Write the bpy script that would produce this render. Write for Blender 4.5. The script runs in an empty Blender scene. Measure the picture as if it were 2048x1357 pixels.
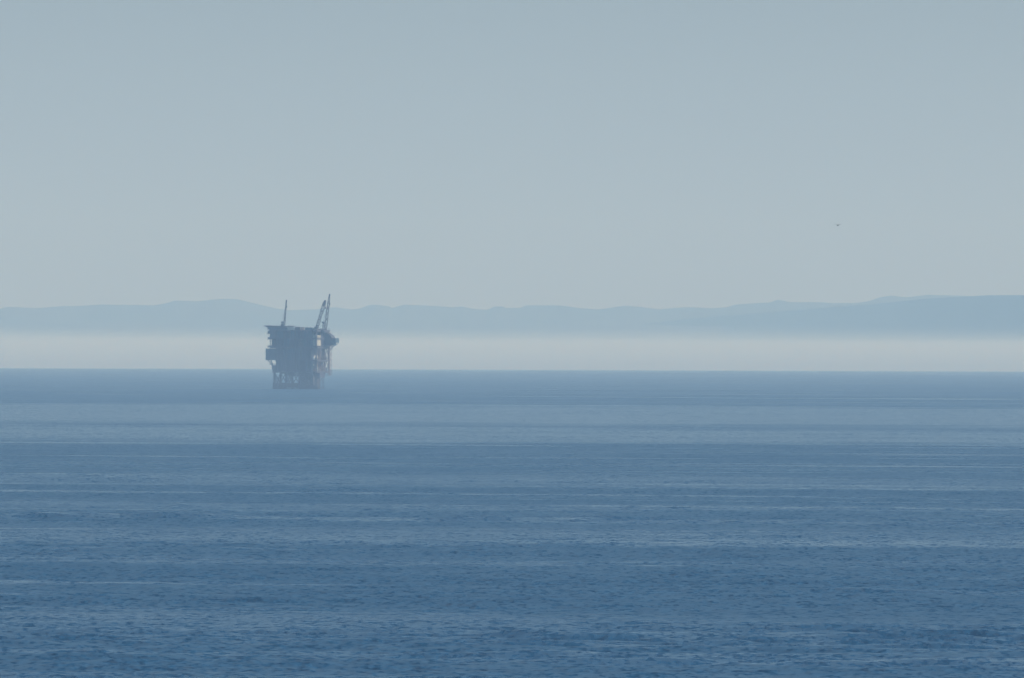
import bpy, bmesh, math, random
import numpy as np
from mathutils import Vector, Matrix

# ------------------------------------------------------------------ camera, sky, sun, exposure
scene = bpy.context.scene
EYE = 39.0                       # height of the bluff the picture was taken from
RAD = 7.4e6                      # earth radius with normal refraction
F = 26034.0                      # focal length in pixels of a 2048-wide picture
ROLL = 7.0 / 2048.0
CX, CY, EYEROW = 1024.0, 678.5, 656.0

cam_data = bpy.data.cameras.new("camera")
cam_data.lens = 300.0
cam_data.sensor_width = 23.6
cam_data.clip_start = 1.0
cam_data.clip_end = 400000.0
cam = bpy.data.objects.new("camera", cam_data)
scene.collection.objects.link(cam)
cam.location = (0, 0, EYE)
pitch = -(CY - EYEROW) / F
cam.rotation_mode = 'QUATERNION'
m = Matrix.Rotation(math.pi / 2 + pitch, 3, 'X') @ Matrix.Rotation(ROLL, 3, 'Z')
cam.rotation_quaternion = m.to_quaternion()
scene.camera = cam

SUN_EL, SUN_AZ = math.radians(36), math.radians(82)      # azimuth clockwise from the view direction (+Y)
world = bpy.data.worlds.new("World")
scene.world = world
world.use_nodes = True
wt = world.node_tree
bg = wt.nodes["Background"]
sky = wt.nodes.new("ShaderNodeTexSky")
sky.sky_type = 'NISHITA'
sky.sun_disc = False
sky.sun_elevation = SUN_EL
sky.sun_rotation = SUN_AZ
sky.air_density = 1.0
sky.dust_density = 0.0
sky.ozone_density = 6.0
wt.links.new(sky.outputs[0], bg.inputs[0])
bg.inputs[1].default_value = 0.052

sun_data = bpy.data.lights.new("sun", 'SUN')
sun_data.energy = 4.8
sun_data.angle = math.radians(0.5)
sun_data.color = (1.0, 0.985, 0.905)
sun = bpy.data.objects.new("sun", sun_data)
scene.collection.objects.link(sun)
sd = Vector((math.sin(SUN_AZ) * math.cos(SUN_EL), math.cos(SUN_AZ) * math.cos(SUN_EL), math.sin(SUN_EL)))
sun.rotation_euler = sd.to_track_quat('Z', 'Y').to_euler()

scene.view_settings.view_transform = 'Standard'
scene.view_settings.look = 'None'
scene.view_settings.exposure = 0.0
scene.view_settings.gamma = 1.0
scene.cycles.volume_bounces = 8
scene.cycles.max_bounces = 10
scene.cycles.transparent_max_bounces = 64
scene.cycles.use_denoising = True
scene.cycles.denoising_prefilter = 'ACCURATE'
scene.cycles.use_adaptive_sampling = False

# ------------------------------------------------------------------ helpers
C = scene.collection
rng = np.random.default_rng(7)
random.seed(7)


def drop(d):
    return d * d / (2 * RAD)


def at(px, py, d):
    """a point of the place seen at pixel (px, py) of the 2048-wide photograph, d metres away"""
    ux = (px - CX) + (py - CY) * ROLL
    uy = (py - CY) - (px - CX) * ROLL
    return (ux * d / F, EYE + (EYEROW - CY - uy) * d / F)


def tag(o, label=None, cat=None, group=None, kind=None):
    if label: o["label"] = label
    if cat: o["category"] = cat
    if group: o["group"] = group
    if kind: o["kind"] = kind
    return o


def mesh_np(name, verts, quads, mat, smooth=True):
    me = bpy.data.meshes.new(name)
    verts = np.asarray(verts, dtype=np.float32)
    quads = np.asarray(quads, dtype=np.int32)
    me.vertices.add(len(verts)); me.vertices.foreach_set("co", verts.ravel())
    me.loops.add(quads.size); me.loops.foreach_set("vertex_index", quads.ravel())
    me.polygons.add(len(quads))
    me.polygons.foreach_set("loop_start", np.arange(0, quads.size, 4, dtype=np.int32))
    me.update(calc_edges=True)
    me.polygons.foreach_set("use_smooth", np.full(len(quads), smooth))
    me.update()
    if mat: me.materials.append(mat)
    o = bpy.data.objects.new(name, me)
    C.objects.link(o)
    return o


def grid_quads(nr, nc, wrap=False):
    i = np.arange(nr - 1)[:, None]
    j = np.arange(nc if wrap else nc - 1)[None, :]
    a = i * nc + j
    b = i * nc + (j + 1) % nc
    return np.stack([a, b, b + nc, a + nc], axis=-1).reshape(-1, 4)


def new_mat(name):
    mt = bpy.data.materials.new(name)
    mt.use_nodes = True
    return mt, mt.node_tree, mt.node_tree.nodes["Principled BSDF"]


def volume_mat(name, color, density, absorption=(1, 1, 1), aniso=0.0):
    mt = bpy.data.materials.new(name)
    mt.use_nodes = True
    nt = mt.node_tree
    nt.nodes.remove(nt.nodes["Principled BSDF"])
    v = nt.nodes.new("ShaderNodeVolumePrincipled")
    v.inputs["Color"].default_value = (*color, 1)
    v.inputs["Density"].default_value = density
    v.inputs["Anisotropy"].default_value = aniso
    v.inputs["Absorption Color"].default_value = (*absorption, 1)
    nt.links.new(v.outputs[0], nt.nodes["Material Output"].inputs["Volume"])
    return mt


# ------------------------------------------------------------------ water
def horizon_dist(a):
    """distance on the curved sea seen a radians below eye level"""
    s = a * a - 2 * EYE / RAD
    return RAD * (a - math.sqrt(max(s, 0)))


def build_water():
    rows = []
    a0 = math.sqrt(2 * EYE / RAD)
    top = a0 + 720 / F
    n = 950
    for k in range(n):                      # equal steps as seen from the bluff, nearest first
        a = top + (a0 + 0.3 / F - top) * k / (n - 1)
        rows.append(horizon_dist(a))
    near = list(np.geomspace(30, rows[0] - 4, 60))
    far = list(np.geomspace(rows[-1] + 120, 75000, 40))
    r = np.array(near + rows + far)
    dense = np.radians(np.linspace(-3.3, 3.3, 620))
    rest = np.radians(np.linspace(3.3, 356.7, 92)[1:-1])
    th = np.concatenate([dense, rest])
    Rr, T = np.meshgrid(r, th, indexing='ij')
    X = Rr * np.sin(T); Y = Rr * np.cos(T)
    dr = np.gradient(r)[:, None]
    dth = np.gradient(np.unwrap(th))[None, :]
    h = np.zeros_like(X)
    comps = []
    for k in range(16):                     # long swell, crests almost square to the view
        lam = rng.uniform(95, 230); d = math.radians(rng.normal(15, 3.5))
        comps.append((lam, d, 0.0030 * lam / (2 * math.pi)))
    for k in range(26):                     # cross sea
        lam = rng.uniform(28, 80); d = math.radians(rng.normal(5, 26))
        comps.append((lam, d, 0.0028 * lam / (2 * math.pi)))
    for k in range(60):                     # wind chop
        lam = math.exp(rng.uniform(math.log(5), math.log(26))); d = math.radians(rng.normal(-5, 34))
        comps.append((lam, d, 0.012 * lam / (2 * math.pi)))
    inner = np.s_[:, :620]
    Xi, Yi = X[inner], Y[inner]
    # slow wandering of the wave phase so that the crests are broken and uneven
    wob = np.zeros_like(Xi)
    for k in range(10):
        lam = rng.uniform(300, 1500); d = rng.uniform(0, 2 * math.pi)
        wob += np.sin(2 * math.pi / lam * (Xi * math.sin(d) * 1.6 + Yi * math.cos(d)) + rng.uniform(0, 6.28))
    env = np.zeros_like(Xi)
    for k in range(8):
        lam = rng.uniform(120, 700); d = rng.normal(0.2, 0.35)
        env += np.sin(2 * math.pi / lam * (Xi * math.sin(d) + Yi * math.cos(d)) + rng.uniform(0, 6.28))
    env = np.clip(1 + env / 5.0, 0.25, 1.9)
    hi = np.zeros_like(Xi)
    swell = np.zeros_like(Xi)
    for lam, d, amp in comps:
        kx = 2 * math.pi / lam * math.sin(d); ky = 2 * math.pi / lam * math.cos(d)
        ph = rng.uniform(0, 6.28)
        fade = np.clip((lam / np.maximum(dr * abs(math.cos(d)), 0.3) - 2.2) / 2.0, 0, 1)
        q = np.sin(kx * Xi + ky * Yi + ph + 0.9 * wob * min(1, 60 / lam))
        if lam > 90:
            swell += amp * fade * q
        else:
            hi += amp * fade * q * env
    s_ = swell / (swell.std() + 1e-6)         # peaked crests between long flat troughs
    s_ = 1.7 * np.tanh(s_ / 1.7)
    hi += 0.15 * (np.exp(1.15 * s_) - 1)
    h[inner] = hi
    edge = np.clip((3.3 - np.abs(np.degrees(T))) / 0.25, 0, 1)
    h *= edge
    h *= np.clip((r[:, None] - 1150) / 80, 0, 1)
    Z = h - Rr * Rr / (2 * RAD)
    verts = np.stack([X, Y, Z], -1).reshape(-1, 3)
    quads = grid_quads(len(r), len(th), wrap=True)[:, ::-1]
    # close the middle
    c = len(verts)
    verts = np.vstack([verts, [[0, 0, 0]]])
    nc = len(th)
    extra = [[c, (j + 2) % nc, (j + 1) % nc, j] for j in range(0, nc, 2)]
    quads = np.vstack([quads, np.array(extra)[:, ::-1]])

    mt, nt, p = new_mat("sea_water")
    N, L = nt.nodes, nt.links
    p.inputs["Base Color"].default_value = (0.018, 0.084, 0.175, 1)
    p.inputs["IOR"].default_value = 1.333
    geo = N.new("ShaderNodeNewGeometry")
    # gusts and slicks: rougher and calmer water lying in long bands off the coast
    sep = N.new("ShaderNodeSeparateXYZ"); L.new(geo.outputs["Position"], sep.inputs[0])
    wn = N.new("ShaderNodeTexNoise"); wn.inputs["Scale"].default_value = 1.0
    wn.inputs["Detail"].default_value = 5; wn.inputs["Roughness"].default_value = 0.6
    wm = N.new("ShaderNodeMapping"); wm.inputs["Scale"].default_value = (0.006, 0.0016, 0.0)
    L.new(geo.outputs["Position"], wm.inputs["Vector"]); L.new(wm.outputs[0], wn.inputs["Vector"])
    def mth(op, a_, b_):
        q = N.new("ShaderNodeMath"); q.operation = op
        for i_, v_ in enumerate((a_, b_)):
            if isinstance(v_, (int, float)): q.inputs[i_].default_value = v_
            else: L.new(v_, q.inputs[i_])
        return q.outputs[0]
    warp = mth('MULTIPLY', mth('SUBTRACT', wn.outputs["Fac"], 0.5), mth('MULTIPLY', sep.outputs["Y"], 0.10))
    s_pos = mth('ADD', mth('ADD', sep.outputs["Y"], mth('MULTIPLY', sep.outputs["X"], 0.28)), warp)
    s_pos = mth('DIVIDE', s_pos, 24500.0)
    cr = N.new("ShaderNodeValToRGB")
    BANDS = [(742, .55), (765, .30), (808, .22), (822, 1.0), (845, .85), (856, .5), (866, 1.05), (880, .90), (892, .36), (925, .32), (932, .6), (938, .25), (962, .62), (972, .7),
             (980, .28), (1005, .35), (1018, .62), (1035, .35), (1058, .35), (1074, .62), (1088, .70), (1096, .15), (1112, .2), (1120, .55), (1130, .2), (1235, .3), (1262, .80), (1290, .62), (1305, .25), (1357, .42)]
    stops = sorted((horizon_dist(a0 + (row - 741.0) / F) / 24500.0, v_) for row, v_ in BANDS)
    el = cr.color_ramp.elements
    el[0].position = stops[0][0]; el[0].color = (stops[0][1],) * 3 + (1,)
    el[1].position = min(1.0, stops[-1][0]); el[1].color = (stops[-1][1],) * 3 + (1,)
    for ps, v_ in stops[1:-1]:
        e_ = el.new(ps); e_.color = (v_, v_, v_, 1)
    L.new(s_pos, cr.inputs[0])
    mp = N.new("ShaderNodeMapping"); mp.inputs["Rotation"].default_value = (0, 0, math.radians(11))
    mp.inputs["Scale"].default_value = (0.006, 0.008, 0.0)
    L.new(geo.outputs["Position"], mp.inputs["Vector"])
    nz = N.new("ShaderNodeTexNoise"); nz.inputs["Scale"].default_value = 1.0
    nz.inputs["Detail"].default_value = 6; nz.inputs["Roughness"].default_value = 0.65
    L.new(mp.outputs[0], nz.inputs["Vector"])
    calm = mth('ADD', cr.outputs[0], mth('MULTIPLY', mth('SUBTRACT', nz.outputs["Fac"], 0.5), 0.7))
    v_ = mth('ADD', sep.outputs["Y"], mth('MULTIPLY', sep.outputs["X"], 0.28))
    for fx, fy, lo_, gain in ((0.0022, 0.016, 0.56, 0.55), (0.006, 0.040, 0.58, 0.35)):     # thin wind lanes
        cx = N.new("ShaderNodeCombineXYZ")
        L.new(mth('MULTIPLY', sep.outputs["X"], fx), cx.inputs[0]); L.new(mth('MULTIPLY', v_, fy), cx.inputs[1])
        n2 = N.new("ShaderNodeTexNoise"); n2.inputs["Scale"].default_value = 1.0; n2.inputs["Detail"].default_value = 4
        L.new(cx.outputs[0], n2.inputs["Vector"])
        st = N.new("ShaderNodeMapRange"); st.interpolation_type = 'SMOOTHSTEP'
        st.inputs["From Min"].default_value = lo_; st.inputs["From Max"].default_value = lo_ + 0.13
        st.inputs["To Max"].default_value = gain
        L.new(n2.outputs["Fac"], st.inputs["Value"])
        calm = mth('ADD', calm, st.outputs[0])
    calm = mth('ADD', calm, 0.16)
    mr = N.new("ShaderNodeMapRange")
    mr.inputs["From Min"].default_value = 0.0; mr.inputs["From Max"].default_value = 1.0
    mr.inputs["To Min"].default_value = 0.44; mr.inputs["To Max"].default_value = 0.17
    L.new(calm, mr.inputs["Value"])
    L.new(mr.outputs[0], p.inputs["Roughness"])
    mr2 = N.new("ShaderNodeMapRange")
    mr2.inputs["To Min"].default_value = 1.15; mr2.inputs["To Max"].default_value = 0.6
    L.new(calm, mr2.inputs["Value"])
    # small waves, too fine for the mesh: they tilt the surface
    total = None
    for sx, sy, det, amp in ((1.1, 0.60, 5, 2.6), (0.30, 0.20, 5, 1.0), (0.03, 0.018, 2, 0.12)):
        mp2 = N.new("ShaderNodeMapping"); mp2.inputs["Scale"].default_value = (sx, sy, 0.0)
        mp2.inputs["Rotation"].default_value = (0, 0, math.radians(7))
        L.new(geo.outputs["Position"], mp2.inputs["Vector"])
        nz2 = N.new("ShaderNodeTexNoise"); nz2.inputs["Scale"].default_value = 1.0; nz2.inputs["Detail"].default_value = det
        L.new(mp2.outputs[0], nz2.inputs["Vector"])
        sb = N.new("ShaderNodeVectorMath"); sb.operation = 'SUBTRACT'; sb.inputs[1].default_value = (0.5, 0.5, 0.5)
        L.new(nz2.outputs["Color"], sb.inputs[0])
        ml = N.new("ShaderNodeVectorMath"); ml.operation = 'MULTIPLY'; ml.inputs[1].default_value = (amp, amp, 0.0)
        L.new(sb.outputs[0], ml.inputs[0])
        ad = N.new("ShaderNodeVectorMath"); ad.operation = 'ADD'
        L.new(ml.outputs[0], ad.inputs[0])
        L.new(total.outputs[0] if total else geo.outputs["Normal"], ad.inputs[1])
        total = ad
    # the calmer the water the flatter its small waves
    sb = N.new("ShaderNodeVectorMath"); sb.operation = 'SUBTRACT'
    L.new(total.outputs[0], sb.inputs[0]); L.new(geo.outputs["Normal"], sb.inputs[1])
    sc_ = N.new("ShaderNodeVectorMath"); sc_.operation = 'SCALE'
    L.new(sb.outputs[0], sc_.inputs[0]); L.new(mr2.outputs[0], sc_.inputs["Scale"])
    total = N.new("ShaderNodeVectorMath"); total.operation = 'ADD'
    L.new(sc_.outputs[0], total.inputs[0]); L.new(geo.outputs["Normal"], total.inputs[1])
    nm = N.new("ShaderNodeVectorMath"); nm.operation = 'NORMALIZE'
    L.new(total.outputs[0], nm.inputs[0])
    L.new(nm.outputs[0], p.inputs["Normal"])
    o = mesh_np("water", verts, quads, mt)
    return tag(o, kind="structure", label="blue grey sea with long low swell reaching the horizon")


# ------------------------------------------------------------------ hills beyond the horizon
FAR = [(0,617.6),(14,614),(75,616),(120,613),(157,612.5),(205,610),(308,611.5),(330,608),(349,602),(393,603),(425,599.5),(448,598),(475,599),
       (506,607),(554,618),(581,621),(632,619),(655,616),(670,615),(700.5,620),(721,618),(735,612),(748,609.7),(779,613.5),
       (784,617.2),(793,614),(810,610),(871,613),(905,615),(923,613),(950,619),(976,620),(987.6,613.5),(1005,613),
       (1013,617),(1042,616),(1052.5,611.4),(1117,612),(1158,617),(1193,619.6),(1227,615),(1247,611.4),(1275,613.5),
       (1319,620),(1343,617),(1380,615),(1416,617),(1454,615),(1471,609),(1539,606),(1556.5,600),(1580,604.5),
       (1645,605),(1669,607),(1710,606),(1738,602.5),(1758,595.6),(1782,592),(1813,595.6),(1854,590.5),(1888,591),(1943,592.5),
       (1997,592),(2048,592)]
NEAR = [(1180,668),(1300,646),(1420,634),(1540,624),(1650,616),(1740,609),(1800,603),(1860,598),(1920,594.5),(1980,591),(2048,590.3)]
LOW = [(0,650),(90,647.5),(200,649),(330,647),(460,650),(560,649),(700,652),(900,651),(1100,654),(1300,650),(1500,655),(1700,651),(2048,655)]


def fnoise(x, z, seed, oct=5, lac=2.1, gain=0.5):
    r = np.random.default_rng(seed)
    out = np.zeros_like(x); a = 1.0; f = 1.0
    for o in range(oct):
        for k in range(4):
            d = r.uniform(0, 6.28); ph = r.uniform(0, 6.28)
            ff = f * r.uniform(0.75, 1.3)
            out += a * 0.35 * np.sin(ff * (x * math.cos(d) + z * math.sin(d)) + ph + 1.3 * np.sin(0.6 * ff * (x * math.sin(d) - z * math.cos(d)) + ph * 2))
        a *= gain; f *= lac
    return out


def build_ridge(prof, dist, depth, mat, seed, left, right, xmin=-14000, xmax=14000):
    """a real range: crest line dist away, falling depth metres towards the viewer and away behind"""
    far_left = 8500.0 if dist < 35000 else 0.0      # the nearer range swings away to the left
    cols = np.linspace(prof[0][0], 2450 if far_left else prof[-1][0], 500)
    rows = np.interp(cols, [q[0] for q in prof], [q[1] for q in prof])
    t_ = np.clip((2400 - cols) / 1250, 0, 1)
    dist_c = dist + far_left * (t_ * t_ * (3 - 2 * t_))
    pts = [at(cx_, rw_, dc_) for cx_, rw_, dc_ in zip(cols, rows, dist_c)]
    px = np.array([p[0] for p in pts]); pz = np.array([p[1] for p in pts])
    n = 1500
    w = xmax - xmin
    xs = np.sort(np.concatenate([np.linspace(px[0] - 100, px[-1] + 100, 900), np.linspace(xmin, xmax, n - 900)]))
    base = np.interp(xs, px, pz)
    # outside the picture the crest wanders on
    un = fnoise(xs / 900.0, xs * 0, seed, 4) * 60
    wl = np.clip((px[0] - xs) / 600, 0, 1); wr = np.clip((xs - px[-1]) / 600, 0, 1)
    base += un * (wl + wr) - left * np.clip((px[0] - xs) / 8000, 0, 1) ** 1.2 - right * np.clip((xs - px[-1]) / 8000, 0, 1) ** 1.2
    base += fnoise(xs / 55.0, xs * 0, seed + 3, 4) * 1.0
    dd = np.interp(xs, px, dist_c)
    sea = -(dd ** 2) / (2 * RAD)
    ht = np.maximum(base - sea, 5)
    v = np.concatenate([np.linspace(0, 1, 46), np.linspace(1, 1.9, 16)[1:]])
    XX, V = np.meshgrid(xs, v, indexing='ij')
    H = ht[:, None]
    prof_v = np.where(V <= 1, V ** 0.85, np.clip(1 - (V - 1) * 1.15, -0.05, 1))
    YY = dd[:, None] - depth * (1 - V)
    sp = fnoise(XX / 330.0 + 0.6 * np.sin(V * 3 + XX / 700), V * 1.2, seed + 9, 4)
    gul = -np.abs(sp) * 0.20 * np.clip(4 * V * (1 - np.minimum(V, 1)), 0, 1)
    ZZ = sea[:, None] - 8 + (H + 8) * np.clip(prof_v * (1 + gul), -0.05, 1.0)
    verts = np.stack([XX, YY, ZZ], -1).reshape(-1, 3)
    return mesh_np("hills", verts, grid_quads(len(xs), len(v))[:, ::-1], mat)


def build_hills():
    mt, nt, p = new_mat("dry_hills")
    N, L = nt.nodes, nt.links
    geo = N.new("ShaderNodeNewGeometry")
    nz = N.new("ShaderNodeTexNoise"); nz.inputs["Scale"].default_value = 0.004; nz.inputs["Detail"].default_value = 8
    L.new(geo.outputs["Position"], nz.inputs["Vector"])
    cr = N.new("ShaderNodeValToRGB")
    cr.color_ramp.elements[0].position = 0.40; cr.color_ramp.elements[0].color = (0.016, 0.022, 0.016, 1)
    cr.color_ramp.elements[1].position = 0.66; cr.color_ramp.elements[1].color = (0.055, 0.048, 0.034, 1)
    L.new(nz.outputs["Fac"], cr.inputs[0]); L.new(cr.outputs[0], p.inputs["Base Color"])
    p.inputs["Roughness"].default_value = 0.95
    a = build_ridge(FAR, 41500, 2600, mt, 21, 60, 160)
    tag(a, kind="structure", label="long pale ridge of distant island hills above the fog")
    b = build_ridge(NEAR, 31500, 900, mt, 35, 200, -10, xmin=100)
    tag(b, kind="structure", label="darker nearer ridge rising towards the right edge")
    c = build_ridge(LOW, 38500, 700, mt, 52, 10, 10)
    tag(c, kind="structure", label="low coastal terrace at the foot of the hills")


# ------------------------------------------------------------------ low fog beyond the horizon
def slab_stack(name, surf, XX, YY, mats):
    """closed layers of air following the curved sea, one under another"""
    nx, ny = XX.shape
    dcurv = (XX ** 2 + YY ** 2) / (2 * RAD)
    me_v, me_q, mi = [], [], []
    off = 0
    q = grid_quads(nx, ny)
    ring = list(range(0, nx * ny, ny)) + [(nx - 1) * ny + j for j in range(1, ny)] + \
        [i * ny + ny - 1 for i in range(nx - 2, -1, -1)] + [j for j in range(ny - 2, 0, -1)]
    for k in range(len(mats)):
        vt = np.stack([XX, YY, surf[k] - dcurv], -1).reshape(-1, 3)
        vb = np.stack([XX, YY, surf[k + 1] + 0.3 - dcurv], -1).reshape(-1, 3)
        nvt = len(vt)
        sides = [[ring[i], ring[(i + 1) % len(ring)], ring[(i + 1) % len(ring)] + nvt, ring[i] + nvt] for i in range(len(ring))]
        allq = np.vstack([q[:, ::-1], q + nvt, np.array(sides)[:, ::-1]]) + off
        me_v += [vt, vb]; me_q.append(allq); mi += [k] * len(allq)
        off += 2 * nvt
    o = mesh_np(name, np.vstack(me_v), np.vstack(me_q), None, smooth=False)
    for m_ in mats: o.data.materials.append(m_)
    o.data.polygons.foreach_set("material_index", np.array(mi, dtype=np.int32))
    bm = bmesh.new(); bm.from_mesh(o.data); bmesh.ops.recalc_face_normals(bm, faces=bm.faces); bm.to_mesh(o.data); bm.free()
    return o


def build_fog():
    d0, d1 = 25300.0, 30300.0
    dm = 0.5 * (d0 + d1)
    def hgt(row):                            # height over the sea of something seen at this row half way
        return EYE + (EYEROW - row) * dm / F + drop(dm)
    tops = [hgt(r) for r in (656, 661, 667, 674, 683, 696)]
    dens = [0.00003, 0.00006, 0.00011, 0.00025, 0.0008, 0.008]
    XX, YY = np.meshgrid(np.linspace(-15000, 15000, 181), np.linspace(d0, d1, 14), indexing='ij')
    bumps = fnoise(XX / 700.0, YY / 1500.0, 5, 4)
    surf = [t + bumps * 2.0 + fnoise(XX / 260.0, YY / 900.0, 11 + k, 3) * 0.7 for k, t in enumerate(tops)]
    for k in range(1, len(surf)):
        surf[k] = np.minimum(surf[k], surf[k - 1] - 1.5)
    surf.append(np.full_like(XX, 0.4))
    o = slab_stack("fog_bank", surf, XX, YY, [volume_mat("sea_fog", (0.90, 1.0, 1.0), d, (0.12, 1, 1)) for d in dens])
    tag(o, "flat white bank of sea fog lying behind the horizon under the hills", "fog", kind="stuff")
    # thin mist hugging the open water
    XX, YY = np.meshgrid(np.linspace(-9000, 9000, 121), np.linspace(3500, 24300, 60), indexing='ij')
    surf = [np.full_like(XX, t) for t in (46.0, 32.0, 20.0, 2.5)]
    o = slab_stack("sea_mist", surf, XX, YY, [volume_mat("mist", (0.60, 0.72, 1.0), d) for d in (0.7e-5, 1.5e-5, 2.6e-5)])
    tag(o, "thin pale mist low over the open water", "mist", kind="stuff")


def build_haze():
    me = bpy.data.meshes.new("haze")
    bm = bmesh.new()
    bmesh.ops.create_cube(bm, size=1.0)
    x0, x1, y0, y1, z0, z1 = -76000, 76000, -76000, 76000, -2 * drop(76000) - 30, 650
    for v in bm.verts:
        v.co = Vector((x0 if v.co.x < 0 else x1, y0 if v.co.y < 0 else y1, z0 if v.co.z < 0 else z1))
    bm.to_mesh(me); bm.free()
    me.materials.append(volume_mat("haze_air", (0.43, 0.675, 0.97), 7.6e-5, (0.90, 1.0, 0.3)))
    o = bpy.data.objects.new("haze", me); C.objects.link(o)
    tag(o, "thin blue sea haze filling the air", "haze", kind="stuff")




# ------------------------------------------------------------------ mesh builder for steelwork
class MB:
    def __init__(self):
        self.v, self.f = [], []

    def box(self, x0, x1, y0, y1, z0, z1):
        b = len(self.v)
        self.v += [(x0, y0, z0), (x1, y0, z0), (x1, y1, z0), (x0, y1, z0), (x0, y0, z1), (x1, y0, z1), (x1, y1, z1), (x0, y1, z1)]
        self.f += [tuple(b + i for i in q) for q in ((3, 2, 1, 0), (4, 5, 6, 7), (0, 1, 5, 4), (1, 2, 6, 5), (2, 3, 7, 6), (3, 0, 4, 7))]
        return self

    def tube(self, p, q, r0, r1=None, n=6, cap=True):
        p, q = Vector(p), Vector(q)
        r1 = r0 if r1 is None else r1
        d = (q - p).normalized()
        a = d.orthogonal().normalized() if abs(d.z) > 0.99 else d.cross(Vector((0, 0, 1))).normalized()
        c = d.cross(a)
        b = len(self.v)
        for pt, r in ((p, r0), (q, r1)):
            for k in range(n):
                t = 2 * math.pi * (k + 0.5) / n
                self.v.append(tuple(pt + (a * math.cos(t) + c * math.sin(t)) * r))
        for k in range(n):
            k2 = (k + 1) % n
            self.f.append((b + k, b + k2, b + n + k2, b + n + k))
        if cap:
            self.f.append(tuple(b + k for k in reversed(range(n))))
            self.f.append(tuple(b + n + k for k in range(n)))
        return self

    def bar(self, p, q, w):
        return self.tube(p, q, w * 0.6, n=4)

    def prism(self, poly, y0, y1):
        """closed outline in x,z pushed from y0 to y1"""
        b, n = len(self.v), len(poly)
        self.v += [(x, y0, z) for x, z in poly] + [(x, y1, z) for x, z in poly]
        self.f.append(tuple(b + i for i in range(n)))
        self.f.append(tuple(b + n + i for i in reversed(range(n))))
        for i in range(n):
            j = (i + 1) % n
            self.f.append((b + i, b + n + i, b + n + j, b + j))
        return self

    def rail(self, pts, h=1.1, step=2.2, w=0.09):
        for p, q in zip(pts[:-1], pts[1:]):
            p, q = Vector(p), Vector(q)
            n = max(1, int((q - p).length / step))
            for k in range(n + 1):
                a = p.lerp(q, k / n)
                self.bar(a, a + Vector((0, 0, h)), w)
            for hh in (0.55, 1.0):
                self.bar(p + Vector((0, 0, h * hh)), q + Vector((0, 0, h * hh)), w)
        return self

    def lattice(self, p, q, w0, w1, panels, chord, lace, wm=None):
        """four-chord lattice boom from p to q, w0 wide at the foot, w1 at the head"""
        p, q = Vector(p), Vector(q)
        d = (q - p).normalized()
        a = Vector((0, 1, 0)); a = (a - d * a.dot(d)).normalized(); c = d.cross(a)
        rings = []
        for k in range(panels + 1):
            t = k / panels
            w = w0 + (w1 - w0) * t if wm is None else np.interp(t, *wm)
            rings.append([p.lerp(q, t) + (a * sa + c * sc) * w / 2 for sa, sc in ((-1, -1), (1, -1), (1, 1), (-1, 1))])
        for k in range(panels):
            for j in range(4):
                self.bar(rings[k][j], rings[k + 1][j], chord)
                j2 = (j + 1) % 4
                if k % 2: self.bar(rings[k][j], rings[k + 1][j2], lace)
                else: self.bar(rings[k][j2], rings[k + 1][j], lace)
                self.bar(rings[k][j], rings[k][j2], lace)
        return self

    def build(self, name, mat, parent=None, smooth=False):
        me = bpy.data.meshes.new(name)
        me.from_pydata(self.v, [], self.f)
        bm = bmesh.new(); bm.from_mesh(me); bmesh.ops.recalc_face_normals(bm, faces=bm.faces); bm.to_mesh(me); bm.free()
        if smooth: me.polygons.foreach_set("use_smooth", [True] * len(me.polygons))
        me.materials.append(mat)
        o = bpy.data.objects.new(name, me); C.objects.link(o)
        if parent: o.parent = parent
        return o


def steel(name, c, c2=None, rough=0.6, scale=0.35, rust=0.0):
    mt, nt, p = new_mat(name)
    N, L = nt.nodes, nt.links
    tc = N.new("ShaderNodeTexCoord")
    nz = N.new("ShaderNodeTexNoise"); nz.inputs["Scale"].default_value = scale; nz.inputs["Detail"].default_value = 6
    L.new(tc.outputs["Object"], nz.inputs["Vector"])
    cr = N.new("ShaderNodeValToRGB")
    c2 = c2 or tuple(x * 0.6 for x in c)
    cr.color_ramp.elements[0].position = 0.35; cr.color_ramp.elements[0].color = (*c2, 1)
    cr.color_ramp.elements[1].position = 0.62; cr.color_ramp.elements[1].color = (*c, 1)
    L.new(nz.outputs["Fac"], cr.inputs[0])
    L.new(cr.outputs[0], p.inputs["Base Color"])
    p.inputs["Roughness"].default_value = rough
    return mt


# ------------------------------------------------------------------ the oil platform
RIG_D = 9467.0
TH = math.radians(15)
SX = RIG_D / F


def U(px, v):
    """local x of something seen in column px of the photograph that lies v metres behind the middle"""
    return ((px - 600) * SX - v * math.sin(TH)) / math.cos(TH)


def Z(py):
    return (779 - py) * SX


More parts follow.
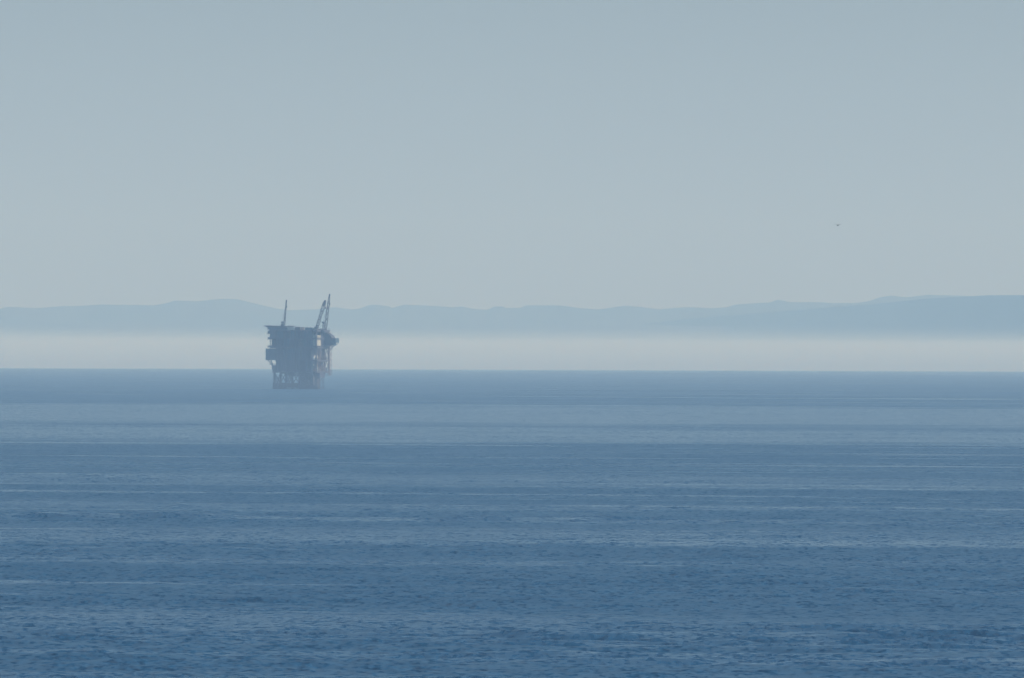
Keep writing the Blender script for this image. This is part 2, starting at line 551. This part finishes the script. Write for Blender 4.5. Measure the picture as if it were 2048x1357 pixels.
def build_platform():
    rx, rz = at(600, 779, RIG_D)
    root = bpy.data.objects.new("oil_platform", None); C.objects.link(root)
    root.location = (rx, RIG_D, -drop(RIG_D)); root.rotation_euler = (0, 0, -TH)
    root.empty_display_size = 20
    tag(root, "hazy offshore oil platform on steel legs with stacked decks and raised cranes", "oil platform")
    grey = steel("grey_steel", (0.11, 0.105, 0.14))
    dark = steel("dark_steel", (0.055, 0.052, 0.085))
    rusty = steel("rusty_steel", (0.11, 0.080, 0.070), (0.05, 0.05, 0.055))
    blue = steel("blue_paint", (0.05, 0.10, 0.14), (0.04, 0.08, 0.12))
    cream = steel("cream_cladding", (0.50, 0.48, 0.40), (0.40, 0.38, 0.32))
    white = steel("white_paint", (0.80, 0.80, 0.78), (0.66, 0.66, 0.64))
    yellow = steel("ochre_paint", (0.36, 0.24, 0.18), (0.15, 0.11, 0.10))
    boomm = steel("crane_paint", (0.15, 0.09, 0.085), (0.09, 0.07, 0.07))
    FY, BY = -17.0, 17.0                       # front and back faces
    L0 = U(552, FY); R0 = U(634, FY)           # the lower body
    LU = U(538, FY)                            # the upper body reaches further left
    zb, z1, z2, z3, zt = Z(744.5), Z(721), Z(695), Z(677), Z(661)

    # jacket: legs down into the sea, bracing, conductors
    lx = [U(549, -13), U(573, -13), U(604, -13), U(634.5, -13)]
    lx = [U(p_, -14) for p_ in (549, 573, 600, 627)]
    for y in (-14, 2):
        for k, x in enumerate(lx):
            MB().tube((x - 0.0, y, -9), (x + (0.25 if k == 0 else 0), y, zb), 0.85, n=10).build("jacket_leg", dark, root, True)
    for y in (-14, 2):
        for k in range(3):
            m_ = MB()
            a, b = lx[k], lx[k + 1]
            m_.tube((a, y, 3.9), (b, y, 3.9), 0.4)
            m_.tube((a, y, zb - 0.4), (0.5 * (a + b), y, 4.2), 0.36); m_.tube((b, y, zb - 0.4), (0.5 * (a + b), y, 4.2), 0.36)
            m_.tube((a, y, 3.8), (b, y, -2.0), 0.36)
            m_.build("cross_brace", dark, root)
    for x in lx:
        m_ = MB()
        m_.tube((x, -14, 4.0), (x, 2, 4.0), 0.4)
        m_.tube((x, -14, zb - 0.5), (x, -6, 4.2), 0.36).tube((x, 2, zb - 0.5), (x, -6, 4.2), 0.36)
        m_.tube((x, -14, 4.0), (x, 2, -3), 0.36)
        m_.build("cross_brace", dark, root)
    for r, yy in enumerate((-11.5, -9.5, -7.0, -4.5, -2.0, 0.5)):
        for px in np.arange(598.5 + (r % 2) * 1.6, 637, 5.2):
            MB().tube((U(px, yy), yy, -9), (U(px, yy), yy, zb), 0.48, n=8).build("conductor_pipe", dark, root, True)
    m_ = MB()                                  # guide frames that hold the conductors
    for z in (Z(768), Z(775)):
        m_.box(U(594, -10), U(637, 1.5), -12.5, 1.5, z - 0.9, z)
    m_.build("guide_frame", dark, root)
    # a wide lower cellar with pumps and pipes hanging under the bottom deck
    m_ = MB()
    for px0, px1, py, v0, v1 in ((560, 566, 749, -8, -2), (569, 576, 751, -3, 5), (578, 590, 754, -6, 6), (597, 622, 752, -12, -4), (622, 640, 756, -12, 2), (606, 631, 762, -11, -7)):
        m_.box(U(px0, v0), U(px1, v0), v0, v1, Z(py), zb - 0.55)
    m_.build("pump_skid", dark, root)
    # boat landing at the waterline on the left
    m_ = MB()
    for z in (0.6, 2.4, 4.4):
        m_.box(U(546.5, -18), U(574, -18), -18.5, -14.5, z - 0.35, z)
    for k in range(17):
        x = U(546.8, -18) + k * (U(573.6, -18) - U(546.8, -18)) / 16
        m_.tube((x, -18.3, -2.5), (x, -18.3, 4.6), 0.22); 
        if k % 3 == 0: m_.tube((x, -14.8, -2.5), (x, -14.8, 4.6), 0.22)
    m_.tube((lx[0], -14, 4.0), (lx[0], -15, 4.3), 0.4).tube((lx[1], -14, 4.0), (lx[1], -15, 4.3), 0.4)
    m_.build("boat_landing", dark, root)
    m_ = MB()                                  # fenders and sump between the landing and the conductors
    m_.box(U(576, -15), U(596, -15), -15.6, -13.9, 1.2, 4.0)
    for px in (578, 583, 588, 593):
        m_.tube((U(px, -15.8), -15.9, -3), (U(px, -15.8), -15.9, 4.6), 0.35)
    m_.box(U(597, -15), U(637, -15), -15.4, -13.9, 0.3, 2.6)
    m_.build("fender_frame", dark, root)
    # two thin risers on the right
    for px in (644.2, 647.4):
        MB().tube((U(px, 8), 8, -9), (U(px, 8), 8, Z(700)), 0.24, n=8).build("riser_pipe", grey, root, True)
    # braces running up to the right under the overhang
    for y, pz, px_, v_ in ((-14, 764, 640, -10), (2, 766, 652, 8), (2, 757, 647, 3)):
        MB().tube((lx[3], y, Z(pz)), (U(px_, v_), v_, zb - 0.3), 0.28).build("knee_brace", rusty, root)

    # decks: plate with edge girder
    def deck(x0, x1, y0, y1, z, t=0.55, g=0.28):
        d = MB().box(x0, x1, y0, y1, z - t, z)
        n = int((x1 - x0) / 3)
        for k in range(n + 1):
            x = x0 + 0.3 + (x1 - x0 - 0.6) * k / n
            d.box(x - 0.15, x + 0.15, y0 - 0.12, y1 + 0.12, z - t - 0.5, z - t - 0.003)
        return d.build("deck", grey, root)
    R2 = U(634.5, FY) + 0.4
    deck(U(544.5, FY), R2, FY, BY, zb + 0.3)
    deck(L0 - 0.3, R2, FY, BY, z1)
    deck(LU + 0.6, R2, FY, BY, z2)
    deck(LU, R2, FY, BY, z3)
    deck(LU + 0.4, R2, FY, BY, zt)
    # columns on the faces
    cols = [L0 + 0.4, L0 + 8, L0 + 16.5, L0 + 24, R0 - 0.5]
    for x in cols:
        for y in (FY + 0.35, BY - 0.35):
            MB().tube((x, y, zb), (x, y, zt - 0.5), 0.42, n=8).build("deck_column", dark, root, True)
    for y in (-6, 5.5):
        for x in (R0 - 0.5,):
            MB().tube((x, y, zb), (x, y, zt - 0.5), 0.42, n=8).build("deck_column", yellow, root, True)
    for x in (LU + 0.6,):
        for y in (FY + 0.3, -3, BY - 0.4):
            MB().tube((x + 0.4, y, z2), (x + 0.4, y, zt - 0.5), 0.3, n=8).build("deck_column", dark, root, True)

    # modules filling each storey
    r = random.Random(4)
    levels = [(zb + 0.3, z1, L0 + 0.6, 0), (z1, z2, L0 + 0.4, 1), (z2, z3, LU + 1.6, 2), (z3, zt, LU + 1.0, 3)]
    mats = [dark, grey, blue, dark, blue, rusty]
    for za, zc, xl, li in levels:
        x = xl
        xr = R0 - (4.2 if li < 2 else 3.4)
        while x < xr - 1.5:
            w = min(r.uniform(3.5, 7.5), xr - x)
            inset = r.uniform(0.3, 1.6)
            h = (zc - 0.6 - za)
            mm = MB().box(x, x + w - r.choice((0.0, 0.06, 0.25)) - 0.02, FY + inset, r.uniform(-2, 3), za + 0.02, za + h * r.choice((1.0, 1.0, 0.92)))
            nrib = int(w / 0.9)
            for k in range(1, nrib):
                mm.box(x + k * w / nrib - 0.06, x + k * w / nrib + 0.06, FY + inset - 0.12, FY + inset - 0.004, za + 0.1, za + h * 0.9)
            mod = mm.build("module", r.choice(mats), root)
            if w > 4.5 and r.random() < 0.6:
                MB().box(x + 1.0, x + 2.0, FY + inset - 0.2, FY + inset - 0.125, za + 0.3, za + 2.4).build("door", grey, mod)
            x += w
        # the back half of the storey
        x = xl + 0.4
        while x < xr - 1.5:
            w = min(r.uniform(5, 9), xr - x)
            MB().box(x, x + w - 0.3, 3.4, BY - r.uniform(0.5, 2.0), za + 0.02, zc - 0.62).build("module", r.choice(mats), root)
            x += w

    # equipment along the sunlit right face, open between its columns
    r2 = random.Random(9)
    for za, zc in ((zb + 0.3, z1), (z1, z2)):
        m3 = MB()
        y = FY + 1.0
        while y < BY - 2:
            w = r2.uniform(1.6, 3.4)
            hh = r2.uniform(1.4, 4.6)
            if r2.random() < 0.5:
                MB().box(R0 - 3.6, R0 - r2.uniform(0.7, 1.6), y, y + w - 0.4, za + 0.02, za + hh).build("equipment_skid", r2.choice((yellow, rusty, cream)), root)
            else:
                rr = min(1.1, w / 2.4)
                MB().tube((R0 - 2.2, y + rr, za + 0.02), (R0 - 2.2, y + rr, za + hh + 0.8), rr, n=12).build("process_vessel", r2.choice((cream, grey)), root, True)
            y += w
        for k in range(9):
            y = r2.uniform(FY + 1, BY - 1)
            m3.tube((R0 - 0.25, y, za), (R0 - 0.25, y, zc - 0.55), r2.choice((0.14, 0.2, 0.26)))
        for k in range(4):
            z = za + r2.uniform(1.5, (zc - za) - 1)
            ya, yb = sorted((r2.uniform(FY + 1, BY - 1), r2.uniform(FY + 1, BY - 1)))
            m3.tube((R0 - 0.1, ya, z), (R0 - 0.1, yb, z), 0.17)
        m3.build("pipework", rusty, root)
        d = MB()
        ys = [FY + 0.4, -6, 5.5, BY - 0.4]
        for a, b in zip(ys[:-1], ys[1:]):
            d.tube((R0 - 0.5, a, za), (R0 - 0.5, 0.5 * (a + b), zc - 0.6), 0.2); d.tube((R0 - 0.5, b, za), (R0 - 0.5, 0.5 * (a + b), zc - 0.6), 0.2)
        d.build("face_truss", yellow, root)
    # upper two storeys on the right face: cream cladding near the front corner, plain walls behind
    MB().box(R0 - 3.2, R0 + 0.12, FY + 1.0, -6.6, Z(693), Z(671.5)).build("cladding_panel", cream, root)
    w_ = MB().box(R0 - 3.0, R0 - 0.3, -6.2, 4.6, z2 + 0.02, zt - 0.6)
    for z in (Z(688), Z(680), Z(672)):
        w_.box(R0 - 0.3, R0 + 0.1, -6.0, 4.4, z, z + 0.25)
    w_.build("module", dark, root)
    MB().box(R0 - 3.0, R0 + 0.2, 4.9, 6.6, Z(692), Z(673)).build("cladding_panel", cream, root)
    MB().box(R0 - 3.0, R0 - 0.4, 6.9, BY - 0.5, z2 + 0.02, zt - 0.6).build("module", rusty, root)

    # stair tower zig-zagging up the back right corner
    sy0, sy1 = BY - 5.5, BY - 0.4
    st = MB()
    zs = list(np.linspace(Z(752), Z(694), 12))
    for k in range(len(zs) - 1):
        a, b = (sy0, sy1) if k % 2 else (sy1, sy0)
        st.box(R0 + 0.5, R0 + 1.7, min(b, b + (0.9 if b < a else -0.9)), max(b, b + (0.9 if b < a else -0.9)), zs[k + 1] - 0.12, zs[k + 1])
        for dx in (0.55, 1.6):
            st.bar((R0 + dx, a, zs[k]), (R0 + dx, b, zs[k + 1]), 0.2)
            st.bar((R0 + dx, a, zs[k] + 1.0), (R0 + dx, b, zs[k + 1] + 1.0), 0.09)
        n = 7
        for q in range(1, n):
            yy = a + (b - a) * q / n; zz = zs[k] + (zs[k + 1] - zs[k]) * q / n
            st.box(R0 + 0.6, R0 + 1.55, yy - 0.13, yy + 0.13, zz - 0.03, zz + 0.03)
    for yy in (sy0, sy1):
        for dx in (0.55, 1.6):
            st.bar((R0 + dx, yy, Z(752)), (R0 + dx, yy, Z(690)), 0.2)
    st.build("stair_tower", yellow, root)
    # catwalk with equipment hanging under the right overhang
    m_ = MB().box(R0, R0 + 2.2, -2, BY - 0.3, Z(746.5), Z(745.3))
    m_.rail([(R0 + 2.1, -2, Z(745.3)), (R0 + 2.1, BY - 0.4, Z(745.3))])
    m_.box(R0 - 0.5, R0 + 1.2, 8, 12.5, Z(751.5), Z(750.5)).bar((R0 + 1.1, 12.4, Z(751)), (R0 + 1.1, 12.4, Z(746.3)), 0.2).bar((R0 + 1.1, 8.1, Z(751)), (R0 + 1.1, 8.1, Z(746.3)), 0.2)
    m_.build("catwalk", grey, root)

    # left side: enclosed box hung off the middle storeys, its struts, and the block below it
    vb0, vb1 = -15.5, -5.0
    MB().box(U(531.5, vb0), L0 + 0.5, vb0, vb1, Z(721.5), Z(698.3)).build("shelter_box", blue, root)
    for px in (536, 539.5, 542.5):
        for v in (vb0 + 0.6, vb1 - 0.6):
            MB().bar((U(px, v), v, Z(721.6)), (U(546.5 if px > 537 else 545, v), v, Z(733)), 0.32).build("strut", dark, root)
    MB().box(U(538.5, vb0), L0 + 0.8, vb0 + 0.2, vb0 + 1.4, Z(730), Z(728.9)).build("ledge", dark, root)
    MB().prism([(U(544, -15), Z(731.5)), (L0 + 0.7, Z(731.5)), (L0 + 0.7, zb - 0.3), (U(547, -15), zb - 0.3), (U(544, -15), Z(739))], -15, -4).build("wall_block", dark, root)
    # little balconies on the upper left edge
    for px0, px1, pa, pb, v in ((534.0, 539, 663.0, 669, -15.5), (534.6, 541, 676, 679.5, -14), (535, 541, 692.5, 695.5, -15.5), (533.8, 538.5, 656.0, 659.5, -12)):
        b_ = MB().box(U(px0, v), U(px1, v) + 0.6, v, v + 5, Z(pb), Z(pb) + 0.35)
        b_.box(U(px0 + 1.2, v), U(px1, v) + 0.5, v + 0.4, v + 4.2, Z(pb) + 0.35, Z(pa))
        b_.rail([(U(px0, v) + 0.1, v + 0.1, Z(pb) + 0.35), (U(px0, v) + 0.1, v + 4.9, Z(pb) + 0.35)])
        b_.bar((U(px0, v) + 0.2, v + 0.3, Z(pb)), (U(px1, v) + 0.6, v + 0.3, Z(pb) - 1.8), 0.2)
        b_.build("balcony", dark, root)

    # flat top deck overhanging to the left
    hx0, hx1 = U(528.5, -15), U(590, 10)
    h_ = MB().box(hx0, hx1, -15, 10, Z(654.3), Z(652.6))
    for k in range(7):
        x = hx0 + 1.6 + (hx1 - hx0 - 3) * k / 6
        h_.box(x - 0.2, x + 0.2, -14.6, 9.6, Z(656), Z(654.3) - 0.003)
    he = h_.build("top_deck", dark, root)
    MB().box(U(537, -14), U(589, 6), -13.5, 7, zt + 0.02, Z(656.1)).build("module", blue, root)
    n_ = MB()
    for k in range(9):
        y = -14.5 + 24 * k / 8
        n_.bar((hx0 + 0.2, y, Z(653.2)), (hx0 - 1.1, y, Z(652.4)), 0.12)
    n_.bar((hx0 - 1.05, -14.6, Z(652.4)), (hx0 - 1.05, 9.6, Z(652.4)), 0.14)
    n_.build("edge_net", grey, he)
    # roof clutter
    MB().box(U(589.5, -8), U(600.5, -8), -8, 3, zt + 0.02, Z(655)).build("roof_unit", rusty, root)
    MB().box(U(609.8, -10), U(624.8, -10), -10, 2, zt + 0.02, Z(656.2)).tube((U(614, -6), -6, Z(656.3)), (U(614, -6), -6, Z(654.3)), 0.3).tube((U(620.5, -4), -4, Z(656.3)), (U(620.5, -4), -4, Z(654)), 0.22).build("roof_unit", blue, root)
    MB().prism([(U(630, -8), zt + 0.02), (U(630, -8), Z(658.6)), (U(637, -8), Z(658.8)), (U(647, -8), Z(661.5)), (U(649.5, -8), Z(664)), (U(649.5, -8), zt - 1.4), (R2 + 0.05, zt - 1.4), (R2 + 0.05, zt + 0.02)], -8, 5).build("roof_unit", dark, root)
    for px, py, v, rr in ((597.5, 653.3, -3, 0.22), (604.5, 658.2, -7, 0.3), (627.5, 657.2, -5, 0.2), (592, 653.6, 4, 0.18), (601, 657, 5, 0.25)):
        MB().tube((U(px, v), v, zt), (U(px, v), v, Z(py)), rr, n=8).build("vent_pipe", rusty, root, True)
    for px0, px1, v in ((626, 629.0, -12),):
        MB().box(U(px0, v), U(px1, v), v, v + 4, zt + 0.02, Z(659)).build("container", rusty if v > 0 else grey, root)
    MB().rail([(R2 - 0.1, FY + 0.1, zt), (R2 - 0.1, BY - 0.1, zt)]).build("railing", grey, root)
    for x0, z in ((L0, z1), (LU + 0.7, z2), (LU + 0.1, z3), (L0, zb + 0.3)):
        MB().rail([(x0, FY - 0.05, z), (R2 - 0.1, FY - 0.05, z), (R2 - 0.02, BY - 0.1, z)]).build("railing", grey, root)
    # front face pipes and a pale tank catching the sun
    rr_ = random.Random(12)
    for k in range(14):
        px = rr_.uniform(556, 626); za = rr_.choice((zb, z1, z2)); zc = rr_.choice((z3, zt, z2 + 0.5))
        if zc - za < 4: continue
        MB().tube((U(px, FY - 0.35), FY - 0.35, za), (U(px, FY - 0.35), FY - 0.35, zc), rr_.choice((0.13, 0.2, 0.28)), n=8).build("front_pipe", rr_.choice((grey, rusty, dark)), root, True)
    MB().tube((U(628.2, FY - 0.9), FY - 0.9, Z(720)), (U(628.2, FY - 0.9), FY - 0.9, Z(714)), 0.62, n=14).build("tank", white, root, True)
    MB().box(U(628.0, FY - 1.2), U(629.6, FY - 1.2), FY - 1.6, FY, Z(720.8), Z(720.1)).build("bracket", grey, root)
    MB().tube((U(627.6, FY - 0.5), FY - 0.9, Z(732)), (U(628.6, FY - 0.5), FY - 0.9, Z(729.8)), 0.5, n=10).build("tank", cream, root, True)

    # right side: cantilevered house with stepped underside
    v0, v1 = 2.0, 11.5
    ho = MB().prism([(R2 + 0.05, Z(666.5)), (U(652, v0), Z(666.5)), (U(656.5, v0), Z(669.5)), (U(660.5, v0), Z(672)), (U(663.5, v0), Z(677.6)), (U(663.5, v0), Z(692)), (R2 + 0.05, Z(692))][::-1], v0, v1).build("side_house", dark, root)
    m_ = MB().box(U(663.5, v0) + 0.01, U(677.5, v1), v0 + 0.4, v1, Z(686.2), Z(677.2)).box(U(663.5, v0) + 0.01, U(672.5, v1), v0 + 0.8, v1 - 0.4, Z(692), Z(686.2) - 0.003)
    m_.bar((U(677, v1), v1 - 0.2, Z(686.3)), (U(672, v1), v1 - 0.2, Z(691.5)), 0.25)
    m_.build("lifeboat_bay", blue, root)
    MB().rail([(U(651.5, v0), v0 + 0.2, Z(666.5)), (U(656, v0), v0 + 0.2, Z(666.5)), (U(656, v0), v1, Z(666.5))]).box(U(651.5, v0), U(657, v0), v0 + 0.1, v1, Z(667.3), Z(666.5)).build("walkway", yellow, root)
    m_ = MB()
    for v in (v0 + 0.6, v1 - 0.6):
        m_.bar((U(668, v), v, Z(692)), (R2, v, Z(708)), 0.24)
    m_.box(R2, U(665, v0), v0 + 0.5, v0 + 5, Z(693.8), Z(692.6))
    m_.rail([(U(664, v0), v0 + 0.6, Z(698)), (R2 + 0.2, v0 + 0.6, Z(698))]).box(R2, U(662.5, v0), v0 + 0.5, v0 + 3, Z(699), Z(698.2))
    m_.build("strut", grey, root)

    # cranes
    def crane(px, py, v, tip, w, name_mat, cab, gantry, tdark=0.16, wm=None, panels=16, second=None):
        e = bpy.data.objects.new("crane", None); C.objects.link(e); e.parent = root
        foot = Vector((U(px, v), v, Z(py)))
        e.location = foot
        o = foot
        def loc(p_x, p_y, vv=v): return Vector((U(p_x, vv), vv, Z(p_y))) - o
        t = loc(*tip)
        head = t * (1 - tdark)
        MB().lattice((0, 0, 0), t, w, 0.5, panels, 0.24, 0.20, wm).box(t.x * 0.62 - 0.3, t.x * 0.62 + 0.35, t.y * 0.62 - 0.5, t.y * 0.62 + 0.5, t.z * 0.60, t.z * 0.64).box(t.x * 0.3 - 0.5, t.x * 0.3 + 0.4, -0.6, 0.6, t.z * 0.29, t.z * 0.325).build("boom", name_mat, e)
        MB().lattice(head, t, 0.62, 0.3, 4, 0.3, 0.28).box(t.x - 0.35, t.x + 0.35, t.y - 0.5, t.y + 0.5, t.z - 1.2, t.z + 0.2).build("boom_head", dark, e)
        c = loc(*cab[0]); c2 = loc(*cab[1])
        MB().box(min(c.x, c2.x), max(c.x, c2.x), -1.6, 1.6, min(c.z, c2.z), max(c.z, c2.z)).build("cab", dark, e)
        g = loc(*gantry)
        gm = MB()
        for yy in (-1.1, 1.1):
            gm.bar((c.x + 0.2, yy, 0), (g.x, yy, g.z), 0.34); gm.bar((c2.x + 0.6, yy, 0), (g.x, yy, g.z), 0.3)
        gm.box(g.x - 0.8, g.x + 0.7, -1.3, 1.3, g.z - 0.5, g.z + 0.4)
        gm.build("gantry", dark, e)
        MB().tube((0.5 * (c.x + c2.x), 0, -4.5), (0.5 * (c.x + c2.x), 0, min(c.z, c2.z)), 1.2, n=12).build("pedestal", grey, e, True)
        ca = MB()
        for yy in (-0.6, 0.6):
            ca.bar((g.x, yy, g.z), (t.x, yy * 0.4, t.z - 0.5), 0.07)
        ca.bar(t, (t.x + 0.2, 0, t.z * 0.72), 0.07)
        ca.build("cable", dark, e)
        MB().box(t.x - 0.05, t.x + 0.5, -0.3, 0.3, t.z * 0.70, t.z * 0.70 + 1.3).build("hook_block", dark, e)
        return e
    crane(568.4, 651.5, -6, (572.4, 601.5), 0.9, boomm, ((562.4, 652.4), (566.8, 649)), (564.6, 645.4), panels=9)
    crane(633.5, 657.5, -9, (650.5, 601.8), 1.8, boomm, ((630, 658.4), (634.5, 654)), (634.6, 652), 0.2, ((0, 0.12, 0.5, 0.62, 0.9, 1.0), (1.2, 2.0, 1.5, 2.2, 1.8, 0.8)), 10)
    crane(650.3, 661.5, 3, (658.6, 589.3), 1.4, boomm, ((644.6, 663), (650, 658.5)), (646.2, 645.2), 0.1, ((0, 0.15, 0.8, 1.0), (1.1, 1.7, 1.2, 0.45)), 13)
    return root


def build_bird():
    d = 3000.0
    x, z = at(1675.5, 451, d)
    root = bpy.data.objects.new("seabird", None); C.objects.link(root)
    root.location = (x, d, z); root.rotation_euler = (0, math.radians(6), math.radians(75))
    tag(root, "tiny dark bird flying far off high above the right hills", "bird")
    mt = steel("dark_feathers", (0.035, 0.032, 0.03), scale=6)
    prof = [(-0.44, 0.02, 0.0), (-0.36, 0.06, 0.0), (-0.18, 0.13, 0.0), (0.02, 0.16, -0.01), (0.2, 0.13, 0.01), (0.32, 0.075, 0.04), (0.40, 0.085, 0.06), (0.47, 0.05, 0.055), (0.56, 0.012, 0.04)]
    n = 12
    V_, F_ = [], []
    for k, (xx, r_, zz) in enumerate(prof):
        for j in range(n):
            t = 2 * math.pi * j / n
            V_.append((xx, r_ * math.cos(t), zz + r_ * 0.85 * math.sin(t)))
    for k in range(len(prof) - 1):
        for j in range(n):
            F_.append((k * n + j, k * n + (j + 1) % n, (k + 1) * n + (j + 1) % n, (k + 1) * n + j))
    F_.append(tuple(range(n))[::-1]); F_.append(tuple((len(prof) - 1) * n + j for j in range(n)))
    b = MB(); b.v, b.f = V_, F_
    b.prism([(-0.66, 0.0), (-0.40, -0.025), (-0.40, 0.025), (-0.66, 0.015)], -0.09, 0.09)
    for s in (-1, 1):                           # wings, raised, with thickness, in one with the body
        secs = [(0.06, 0.20, -0.18, 0.02, 0.04), (0.35, 0.24, -0.12, 0.20, 0.03), (0.62, 0.14, -0.12, 0.27, 0.02), (0.95, -0.14, -0.24, 0.24, 0.008)]
        o0 = len(b.v)
        for y, xa, xb, zz, th in secs:
            b.v += [(xa, s * y, zz), (0.5 * (xa + xb), s * y, zz + th), (xb, s * y, zz), (0.5 * (xa + xb), s * y, zz - th * 0.4)]
        for k in range(len(secs) - 1):
            for j in range(4):
                b.f.append((o0 + 4 * k + j, o0 + 4 * k + (j + 1) % 4, o0 + 4 * k + 4 + (j + 1) % 4, o0 + 4 * k + 4 + j))
        b.f.append((o0, o0 + 1, o0 + 2, o0 + 3)); e0 = o0 + 4 * (len(secs) - 1)
        b.f.append((e0, e0 + 1, e0 + 2, e0 + 3))
    b.build("body", mt, root, True)


build_water()
build_hills()
build_platform()
build_bird()
build_fog()
build_haze()
